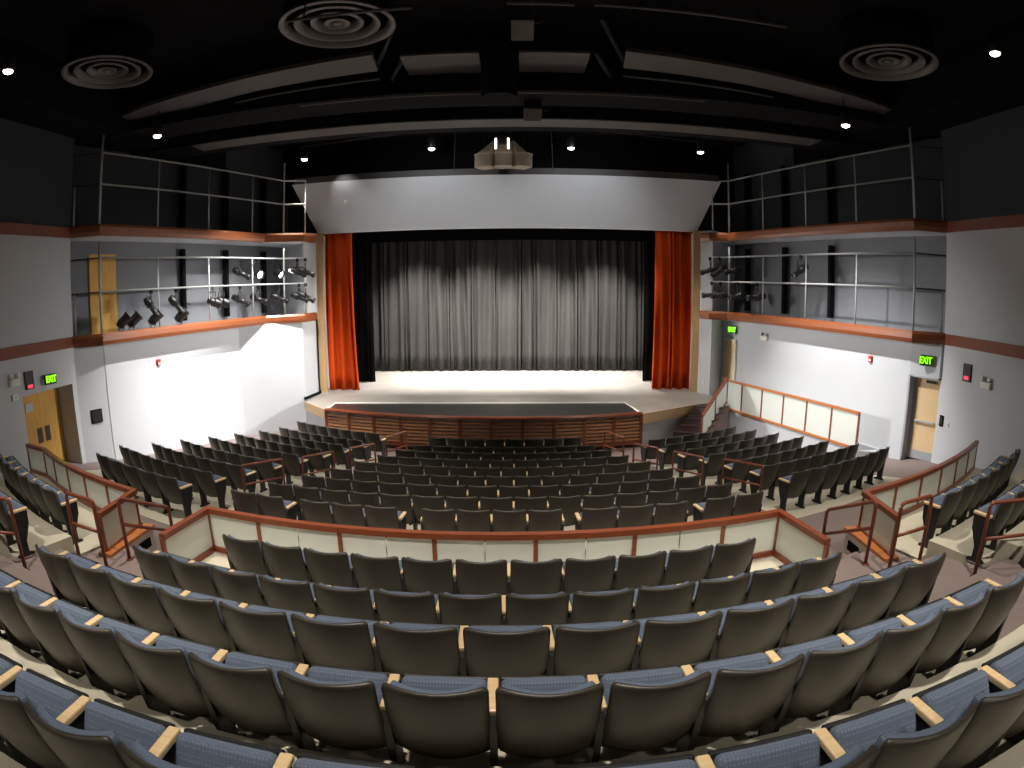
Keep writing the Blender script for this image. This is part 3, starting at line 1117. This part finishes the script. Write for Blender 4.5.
def seat_part(nm, root, mirror=False):   # root: the seat, or the part a sub-part sits on
    o = bpy.data.objects.new(nm, SEAT[nm][0])
    COL.objects.link(o)
    o.parent = root
    if mirror:
        o.location.x = W_REF
    return o


def place_seat(cy, R, phi, z, w, label, group, last=False):
    x, y = pol(cy, R + .06, phi)
    root = thing('theatre_seat', label, 'theatre seat', (x, y, z), phi, group)
    root.scale = (w / W_REF, 1, 1)
    seat_part('back_cushion', seat_part('backrest', root))
    seat_part('seat_cushion', seat_part('seat_pan', root))
    seat_part('armrest', root)
    seat_part('side_standard', root)
    if last:
        seat_part('armrest', root, True)
        seat_part('side_standard', root, True)
    return root


def seat_row(cy, R, p0, p1, n, z, where, group):
    """n seats between angles p0 < p1"""
    w = R * (p1 - p0) / n
    for k in range(n):
        phi = p0 + (p1 - p0) * (k + .5) / n
        place_seat(cy, R, phi, z, w, 'black-backed tip-up seat, %s from left in %s' % (ORD[k], where), group, k == n - 1)


# centre block, nine rows
CX = [2.05, 2.31, 2.60, 2.85, 3.17, 3.44, 3.75, 4.09]
CNT = [8, 9, 10, 11, 12, 13, 14, 15]
for i in range(8):
    R = 11.41 + .88 * i
    a = asin(CX[i] / R)
    seat_row(CF, R, -a, a, CNT[i], fz(R), 'the %s row of the centre block' % (ORD[i] if i else 'stage-side first'), 'centre block seats')
R = 18.45
k = 0
for (s0, s1, n) in ((-4.46, -3.36, 2), (-3.06, -1.42, 3), (-1.08, 1.0, 4), (1.26, 2.96, 3), (3.24, 4.36, 2)):
    w = (s1 - s0) / n
    for j in range(n):
        place_seat(CF, R, (s0 + w * (j + .5)) / R, fz(R), w, 'black-backed tip-up seat, %s from left in the ninth row of the centre block' % ORD[k], 'centre block seats', j == n - 1)
        k += 1
# left and right blocks
IN1, IN8 = (3.45, 15.69), (5.45, 9.98)
LO = [(6.43, 17.15), (6.68, 16.22), (6.96, 15.34), (7.33, 14.58), (7.69, 13.83), (8.07, 13.1), (8.43, 12.26), (8.88, 11.56), (8.77, 10.35)]
RO = [None, (6.68, 16.35), (6.98, 15.48), (7.29, 14.66), (7.63, 13.84), (7.93, 12.98), (8.33, 12.2), (8.65, 11.44)]
for i in range(9):
    R = 11.41 + .88 * i
    pin = asin(min(.99, (3.45 + 2.0 * i / 7 if i < 8 else 5.75) / R))
    po = atan2(LO[i][0], CF - LO[i][1])
    seat_row(CF, R, -po, -pin, 7 if i < 8 else 5, fz(R), 'the %s row of the left block' % (ORD[i] if i else 'stage-side first'), 'left block seats')
    if 1 <= i < 8:
        po = atan2(RO[i][0], CF - RO[i][1])
        seat_row(CF, R, pin, po, 6 if i < 4 else 7, fz(R), 'the %s row of the right block' % (ORD[i - 1] if i > 1 else 'stage-side first'), 'right block seats')
# near centre rows behind the curved glass rail
for i in range(5):
    half = NEAR_N[i] * NEAR_W[i] / 2 / NEAR_R[i]
    off = (0, -.03, -.01, -.035, 0)[i] / NEAR_R[i]
    seat_row(CN, NEAR_R[i], off - half, off + half, NEAR_N[i], NEAR_Z[i], 'the %s row behind the curved glass rail' % ORD[i], 'near centre seats')
# raised side tiers
for s, nm in ((-1, 'left'), (1, 'right')):
    for i, (xi, xo, n) in enumerate(((6.0, 9.4, 7), (6.05, 9.75, 7), (6.3, 9.4, 6))):
        R = SIDE_R[i]
        a, b2 = asin(xi / R), asin(xo / R)
        seat_row(CT, R, *((-b2, -a) if s < 0 else (a, b2)), n, SIDE_Z[i], 'the %s row of the raised %s tier' % (ORD[i], nm), 'raised %s tier seats' % nm)


# ------------------------------------------------------------------ glass guard rails
def guard(label, path, zb, zt, mats=('orange_wood', 'red_wood'), every=1, sill=True, slope=None, gaps=(), name='glass_guard_rail'):
    """path: post points; panes stand between neighbouring posts. slope: list of z offsets per point"""
    off = slope or [0] * len(path)
    c = path[len(path) // 2]
    g = thing(name, label, 'guard rail', (c[0], c[1], zb))
    dz = zt - zb

    def rail(nm2, z0, z1, half, m):
        m2 = MB()
        n = len(path)
        vs = []
        for i, p in enumerate(path):
            a, b3 = Vector(path[max(i - 1, 0)]), Vector(path[min(i + 1, n - 1)])
            t = (b3 - a).normalized()
            k = 1.
            if 0 < i < n - 1:
                t1 = (Vector(p) - a).normalized()
                t = (t1 + (b3 - Vector(p)).normalized()).normalized()
                k = 1 / max(.5, t.dot(t1))
            nn = Vector((-t.y, t.x)) * half * k
            for sx, z in ((-1, z0), (1, z0), (1, z1), (-1, z1)):
                vs.append((p[0] + nn.x * sx, p[1] + nn.y * sx, z + off[i]))
        fs = [(0, 1, 2, 3), tuple(4 * (n - 1) + q for q in (3, 2, 1, 0))]
        for i in range(n - 1):
            for q in range(4):
                a2, b3 = 4 * i + q, 4 * i + (q + 1) % 4
                fs.append((a2, b3, b3 + 4, a2 + 4))
        m2.add(vs, fs)
        part(nm2, m2, m, g, world=True)
    rail('top_rail', zt - .07, zt, .045, mats[0])
    if sill:
        rail('bottom_rail', zb, zb + .07, .04, mats[0])
    for i, p in enumerate(path):
        if (i in every) if isinstance(every, list) else (i % every == 0 or i == len(path) - 1):
            a = path[max(i - 1, 0)]
            b3 = path[min(i + 1, len(path) - 1)]
            m2 = MB()
            m2.box((p[0], p[1], (zb + zt) / 2 + off[i] - .02), (.05, .05, dz - .05), Matrix.Rotation(atan2(b3[1] - a[1], b3[0] - a[0]), 3, 'Z'))
            part('post', m2, mats[1], g, world=True)
    for i, (p, q) in enumerate(zip(path, path[1:])):
        t = (Vector(q) - Vector(p)).normalized()
        nn = Vector((-t.y, t.x)) * .006
        p2 = Vector(p) + t * .009
        q2 = Vector(q) - t * .009
        vs = []
        for sx in (-1, 1):
            for (pp, oo) in ((p2, off[i]), (q2, off[i + 1])):
                for z in (zb + (.06 if sill else .02), zt - .06):
                    vs.append((pp.x + nn.x * sx, pp.y + nn.y * sx, z + oo))
        m2 = MB().add(vs, [(0, 1, 3, 2), (4, 6, 7, 5), (0, 4, 5, 1), (2, 3, 7, 6), (0, 2, 6, 4), (1, 5, 7, 3)])
        part('pane', m2, 'frost_glass', g, world=True)
    return g


RR = 15.85
cpath = [(-3.82, 5.62), pol(CT, RR, -.2345), pol(CT, RR, -.1815)] + [pol(CT, RR, -.1455 + .0359 * i) for i in range(9)] + [pol(CT, RR, .1779), pol(CT, RR, .2313), (3.82, 5.58)]
guard('long curved glass guard rail with wooden top in front of the near seats', cpath, 1.45, 2.06, ('red_wood', 'red_wood'), [0, 1, 2, 4, 6, 8, 10, 12, 13, 14])
for s, nm in ((-1, 'left'), (1, 'right')):
    sp = [(s * 5.18, 6.05)] + [pol(CT, RR + .02 * i, s * (.338 + .313 * i / 6)) for i in range(7)]
    if s < 0:
        sp[-1] = (-9.75, 9.05)
    guard('glass guard rail with wooden top along the raised %s tier' % nm, sp, 1.45, 2.05, ('red_wood', 'red_wood'))
    # low wall with a vent under its return
    mb = MB()
    mb.box((s * 5.13, 6.56, 1.1), (.12, 1.1, .7))
    t = struct('wall_tier_%s' % nm, mb, 'white_plastic', 'low white wall with a black vent at the %s aisle steps' % nm, 'wall')
    mb = MB()
    mb.box((s * 5.065, 6.84, 1.27), (.02, .30, .14))
    o = link('vent', mb.mesh('vent'), 'black_paint', t)
    mb = MB()
    mb.box((s * 5.15, 6.55, 1.47), (.24, 1.15, .05))
    o = link('sill', mb.mesh('sill'), 'orange_wood', t)

# right-hand walkway along the wall, with glass rail
mb = MB()
mb.prism([(9.42, 13.7), (7.45, 19.6), (7.5, 20.6), (8.3, 21.0), (10.6, 13.3)], -.1, .68)
struct('floor_walkway', mb, 'wall_paint', 'raised walkway along the right wall', 'floor')
rp = [lerp((7.47, 19.55), (9.40, 13.75), i / 6) for i in range(7)]
guard('straight glass guard rail with wooden frame along the right wall walkway', rp, .70, 1.74, ('orange_wood', 'red_wood'))

# stage steps at the right with their glass balustrade
st = thing('stage_steps', 'dark carpeted steps up to the right end of the stage', 'stairs', (5.9, 17.9, 0))
for k in range(6):
    z = (k + 1) / 6 * ZS
    a = k * .28
    mb = MB()
    bx, by = 5.0 + .75 * a, 17.55 + .66 * a
    # tread runs from the stage fascia (left) to the balustrade (right)
    poly = [(bx, by), (bx + .90, by - .35), (bx + .90 + .32, by - .35 + .28), (bx + .32, by + .28)]
    mb.prism(poly, 0, z - .03)
    part('riser', mb, 'carpet', st, world=True)
    mb = MB()
    poly = [(bx - .02, by - .03), (bx + .90, by - .38), (bx + .90 + .32, by - .35 + .28), (bx + .32, by + .28)]
    mb.prism(poly, z - .03, z)
    part('tread', mb, 'panel_brown', st, world=True)
hp = [lerp((5.98, 17.25), (7.25, 18.62), i / 2) for i in range(3)]
guard('sloping glass balustrade beside the stage steps', hp, .12, .98, ('red_wood', 'red_wood'), slope=[0, .48, .96], name='stair_balustrade')


# ------------------------------------------------------------------ tubular handrails
def bent(pts, r=.06):
    """round the inner corners of a polyline"""
    pts = [Vector(p) for p in pts]
    out = [pts[0]]
    for i in range(1, len(pts) - 1):
        a = (pts[i - 1] - pts[i]).normalized()
        b3 = (pts[i + 1] - pts[i]).normalized()
        p, q = pts[i] + a * r, pts[i] + b3 * r
        for t in (0, .33, .67, 1):
            out.append((p * (1 - t) + pts[i] * t) * (1 - t) + (pts[i] * (1 - t) + q * t) * t)
    out.append(pts[-1])
    return out


def handrail(label, near, far, z_near, z_far, base_n, base_f, group, m='rail_paint', posts=(True, True), mid=.42, r=.024):
    """two-bar tubular rail: near and far are (x, y)"""
    g = thing('aisle_handrail', label, 'handrail', (near[0], near[1], base_n), 0, group)
    zn0 = base_n if posts[0] else z_near - mid
    zf0 = base_f if posts[1] else z_far - mid
    m2 = MB()
    m2.tube(bent([(near[0], near[1], zn0), (near[0], near[1], z_near), (far[0], far[1], z_far), (far[0], far[1], zf0)]), r, 8)
    part('frame', m2, m, g, True, True)
    m2 = MB()
    m2.tube([(near[0], near[1], z_near - mid), (far[0], far[1], z_far - mid)], r * .9, 8)
    part('mid_bar', m2, m, g, True, True)
    for ok, p, bz in ((posts[0], near, base_n), (posts[1], far, base_f)):
        if ok:
            m2 = MB()
            m2.lathe([(.001, .012), (.055, .012), (.055, 0), (.001, 0)], (p[0], p[1], bz), 16)
            part('foot_plate', m2, m, g, True, True)


FR = [((3.12, 15.0), (2.72, 15.75)), ((3.63, 13.28), (3.20, 14.05)), ((4.28, 11.78), (3.86, 12.72)), ((5.08, 10.42), (4.62, 11.46))]
for s, nm in ((-1, 'left'), (1, 'right')):
    for k, (a, b2) in enumerate(FR):
        za, zb2 = fz(hypot(a[0], CF - a[1])), fz(hypot(b2[0], CF - b2[1]))
        handrail('short orange-red tubular handrail, %s from the stage in the %s stalls aisle' % (ORD[k], nm), (s * a[0], a[1]), (s * b2[0], b2[1]),
                 za + .88, zb2 + .88, za, zb2, 'stalls aisle handrails', mid=.40)
    handrail('brown tubular handrail sloping down the aisle stair beside the %s vent wall' % nm, (s * 4.73, 6.0), (s * 4.56, 6.92), 2.31, 1.87, 1.45, .96, 'tier handrails', posts=(True, False), mid=.36, r=.026)
    handrail('brown tubular handrail at the end of the lowest row of the raised %s tier' % nm, (s * 4.88, 5.66), (s * 5.42, 5.72), 2.38, 2.42, 1.45, 1.45, 'tier handrails', mid=.42, r=.026)
    handrail('brown tubular handrail at the second row of the raised %s tier' % nm, (s * 5.72, 4.93), (s * 6.5, 4.75), 2.56, 2.60, 1.62, 1.66, 'tier handrails', mid=.45, r=.026)


# ------------------------------------------------------------------ stage lanterns in the galleries
def lantern(label, s, a, z, yaw, pitch, glow=False, floor=False, kind=0):
    p = gpt(s, a, z)
    t = thing('stage_lantern', label, 'stage light', p, yaw, 'gallery stage lanterns')
    t.scale = (1.18, 1.18, 1.18)
    drop = -.36
    if floor:
        drop = .18
    mb = MB()
    if not floor:
        mb.rbox((0, 0, -.01), (.05, .09, .10), .01)
        mb.tube([(0, 0, -.03), (0, 0, -.10)], .012, 6)
        part('clamp', mb, 'lantern_body', t)
    mb = MB()
    z1 = -.10 if not floor else .02
    mb.tube(bent([(-.13, 0, drop), (-.13, 0, z1), (.13, 0, z1), (.13, 0, drop)], .03), .013, 6)
    part('yoke', mb, 'lantern_body', t)
    # body lies along local y (front = +y), tilted
    M = Matrix.Rotation(pitch, 3, 'X') @ Matrix.Rotation(-pi / 2, 3, 'X')
    c = (0, 0, drop)
    mb = MB()
    if kind == 0:
        prof = [(.001, -.26), (.06, -.26), (.09, -.22), (.105, -.08), (.105, -.02), (.07, .0), (.07, .20), (.085, .21), (.085, .30), (.075, .30), (.07, .25)]
    else:
        prof = [(.001, -.16), (.07, -.16), (.11, -.08), (.115, .16), (.13, .17), (.13, .20), (.105, .20), (.10, .12)]
    mb.lathe(prof, c, 20, M)
    bd = part('body', mb, 'lantern_body', t, True)
    mb = MB()
    zl = prof[-1][1] - .005
    mb.lathe([(.001, zl), (prof[-1][0], zl)], c, 20, M)
    part('lens', mb, 'lantern_glow' if glow else 'lantern_lens', bd, label='glowing lens' if glow else None)
    mb = MB()
    mb.tube([(.02, 0, z1), (.05, -.06, z1 - .12), (0, -.2, drop + .02)], .007, 5)
    part('cable', mb, 'lantern_body', t)


# local +y is the beam direction; yaw turns it about z
TOS_L = -pi / 2 + .25          # from the left gallery towards the room and stage
TOS_R = pi / 2 - .25
ru, rl = 5.93 - .05, 5.06 - .05
# (side, distance along gallery, rail height, yaw, pitch, glow)
for k, (a, z, yw, pt, gl, kd, ds) in enumerate([
    (5.55, ru, TOS_L, -.5, False, 0, 'upper rail, rearmost'),
    (6.35, ru, TOS_L - .75, -.35, True, 1, 'upper rail, brightest lit one'),
    (7.36, ru, TOS_L - .6, -.45, True, 1, 'upper rail, second lit one'),
    (8.10, ru, TOS_L + .3, -.4, False, 0, 'upper rail, beside the tall post'),
    (8.65, ru, TOS_L + .2, -.4, False, 0, 'upper rail, nearest the stage'),
    (1.75, rl, TOS_L + .4, -1.0, False, 0, 'lower rail, rearmost'),
    (2.70, rl, TOS_L + .5, -.9, False, 0, 'lower rail, second from the rear'),
    (4.24, rl, TOS_L + .8, -.3, False, 1, 'lower rail, rear one of a close pair'),
    (4.60, rl, TOS_L + .8, -.3, False, 1, 'lower rail, front one of a close pair'),
    (5.48, rl, TOS_L, -.45, False, 0, 'lower rail, below the upper rearmost one'),
    (6.38, rl, TOS_L - .2, -.35, False, 0, 'lower rail, below the brightest lit one'),
    (7.40, rl, TOS_L + .2, -.4, False, 0, 'lower rail, before the tall post'),
    (8.15, rl, TOS_L, -.4, False, 0, 'lower rail, just past the tall post'),
    (8.70, rl, TOS_L + .1, -.5, False, 0, 'lower rail, nearest the stage')]):
    lantern('black stage lantern in the left gallery, ' + ds, -1, a, z, yw, pt, gl, kind=kd)
for k, (a, ds) in enumerate(((.72, 'rear one of a pair'), (1.08, 'front one of a pair'), (1.85, 'behind the thin post'), (2.85, 'by the rearmost trunking'))):
    lantern('black stage lantern standing on the left gallery ledge, ' + ds, -1, a, 4.02 + .02, TOS_L + .5, .7, floor=True, kind=1)
for k, (a, z, yw, pt, ds) in enumerate([
    (9.0, ru, TOS_R, -.3, 'upper rail, nearest the stage'),
    (8.5, ru, TOS_R + .4, -.6, 'upper rail, second from the stage'),
    (7.75, ru, TOS_R + .2, -.25, 'upper rail, behind the tall post'),
    (4.32, ru, TOS_R + .5, -.55, 'upper rail, alone near the middle'),
    (8.9, rl, TOS_R, -.1, 'lower rail, nearest the stage'),
    (8.45, rl, TOS_R + .1, -.1, 'lower rail, second from the stage'),
    (7.45, rl, TOS_R + .4, -.25, 'lower rail, behind the tall post'),
    (6.42, rl, TOS_R, -.15, 'lower rail, rearmost')]):
    lantern('black stage lantern in the right gallery, ' + ds, 1, a, z, yw, pt)


# ------------------------------------------------------------------ wall fittings
def exit_sign(label, loc, rz, w=.34, h=.24):
    t = thing('exit_sign', label, 'exit sign', loc, rz)
    mb = MB()
    mb.rbox((0, 0, 0), (w, .08, h), .012)
    part('case', mb, 'exit_case', t)
    mb = MB()
    mb.rbox((0, .12, 0), (.10, .22, .10), .01)
    part('bracket', mb, 'exit_case', t)
    cu = bpy.data.curves.new('lettering', 'FONT')
    cu.body = 'EXIT'
    cu.size = h * .92
    cu.align_x = 'CENTER'
    cu.align_y = 'CENTER'
    cu.extrude = .004
    cu.offset = .006
    tmp = bpy.data.objects.new('lettering', cu)
    me = bpy.data.meshes.new_from_object(tmp)
    bpy.data.objects.remove(tmp)
    me.materials.clear()
    me.materials.append(MATS['exit_green'])
    o = bpy.data.objects.new('lettering', me)
    COL.objects.link(o)
    o.parent = t
    o.rotation_euler = (pi / 2, 0, 0)
    o.location = (0, -.046, 0)
    o.scale = (.68, 1, 1)


def emergency(label, loc, rz):
    """battery unit with two lamp heads; local -y faces the room"""
    t = thing('emergency_light', label, 'emergency light', loc, rz)
    mb = MB()
    mb.rbox((0, -.05, 0), (.34, .10, .16), .015)
    part('case', mb, 'white_plastic', t)
    for xx in (-.11, .11):
        mb = MB()
        M = Matrix.Rotation(radians(70), 3, 'X') @ Matrix.Rotation(xx * 3, 3, 'Y')
        mb.lathe([(.001, -.05), (.045, -.05), (.06, .04), (.055, .05), (.001, .045)], (xx, -.06, .14), 16, M)
        part('lamp_head', mb, 'white_plastic', t, True)


def plate(name, label, cat, loc, rz, size, m, extra=None):
    t = thing(name, label, cat, loc, rz)
    mb = MB()
    mb.rbox((0, -size[1] / 2, 0), size, min(size) * .2)
    part('case', mb, m, t)
    if extra:
        mb = MB()
        mb.rbox((extra[0], -size[1] - .005, extra[1]), (extra[2], .012, extra[3]), .003)
        part(extra[5] if len(extra) > 5 else 'face', mb, extra[4], t)


RL, RRt = pi / 2, -pi / 2            # local -y faces +x on the left wall, -x on the right wall
exit_sign('green lit exit sign above the recessed left door', (XL + .16, 11.05, 3.09), RL - .25)
plate('indicator_panel', 'dark wall panel with a red light between exit sign and lamp, left wall', 'wall panel', (XL, 10.42, 3.16), RL, (.30, .05, .42), 'panel_brown', (0, -.14, .16, .07, 'red_glow', 'red_light'))
emergency('cream twin-head emergency light at the far left wall', (XL, 9.90, 3.19), RL)
plate('junction_box', 'small cream box below the left twin-head emergency light', 'wall box', (XL, 9.87, 2.86), RL, (.2, .06, .14), 'white_plastic', (0, 0, .05, .05, 'metal_frame', 'button'))
rr = atan2(.8, .44)
plate('black_louvre', 'square black louvre on the left return wall', 'louvre', (-10.66, 12.65, 1.86), rr, (.34, .03, .36), 'black_paint', (0, 0, .28, .30, 'metal_dark', 'grid'))
exit_sign('green lit exit sign above the yellow right door', (10.58, 12.50, 3.28), RRt + .75, .32, .26)
plate('indicator_panel', 'dark wall panel with a red light on the right wall', 'wall panel', (XR, 11.2, 3.16), RRt, (.30, .05, .42), 'panel_brown', (0, -.12, .16, .08, 'red_glow', 'red_light'))
emergency('cream twin-head emergency light on the right wall beside the dark panel', (XR, 10.45, 2.98), RRt)
plate('black_louvre', 'small black plate on the right wall beside the yellow door', 'wall plate', (XR, 12.02, 1.83), RRt, (.16, .03, .28), 'black_paint', (0, 0, .1, .2, 'metal_dark', 'grid'))
plate('light_switch', 'small pale switch next to the black plate on the right wall', 'switch', (XR, 11.75, 1.78), RRt, (.08, .03, .12), 'white_plastic', (0, 0, .03, .04, 'metal_frame', 'toggle'))
aR = atan2(wd.y, wd.x) - pi
aL = atan2(wd.y, -wd.x)
plate('fire_alarm', 'small red and white fire alarm on the left wall under the gallery', 'fire alarm', wpt(-1, 1.91, 0, 2.98), aL, (.13, .06, .18), 'red_device', (0, -.03, .08, .06, 'white_plastic', 'strobe'))
emergency('cream twin-head emergency light on the left wall near the stage', wpt(-1, 7.3, 0, 2.90), aL)
plate('fire_alarm', 'small red and white fire alarm on the right wall under the gallery', 'fire alarm', wpt(1, 1.41, 0, 3.08), aR, (.13, .06, .18), 'red_device', (0, -.03, .08, .06, 'white_plastic', 'strobe'))
emergency('cream twin-head emergency light on the right wall near the stage', wpt(1, 6.14, 0, 3.2), aR)
exit_sign('green exit sign above the backstage door near the stage steps', wpt(1, 7.85, .10, 3.36), aR + .35, .34, .26)
plate('light_switch', 'small pale switch plate low on the right pier beside the stage', 'switch', (7.08, 20.72, 1.42), -.9, (.12, .03, .12), 'white_plastic', (0, 0, .05, .05, 'metal_frame', 'toggle'))
t = thing('spot_sensor', 'tiny white sensor on the left part of the stage header', 'sensor', (-5.7, 20.62, 7.92))
mb = MB()
mb.lathe([(.001, -.05), (.05, -.04), (.06, .0), (.05, .05), (.001, .06)], (0, 0, 0), 16)
part('dome', mb, 'white_plastic', t, True)
mb = MB()
mb.tube([(0, 0, 0), (0, .12, 0)], .03, 8)
part('stem', mb, 'white_plastic', t)
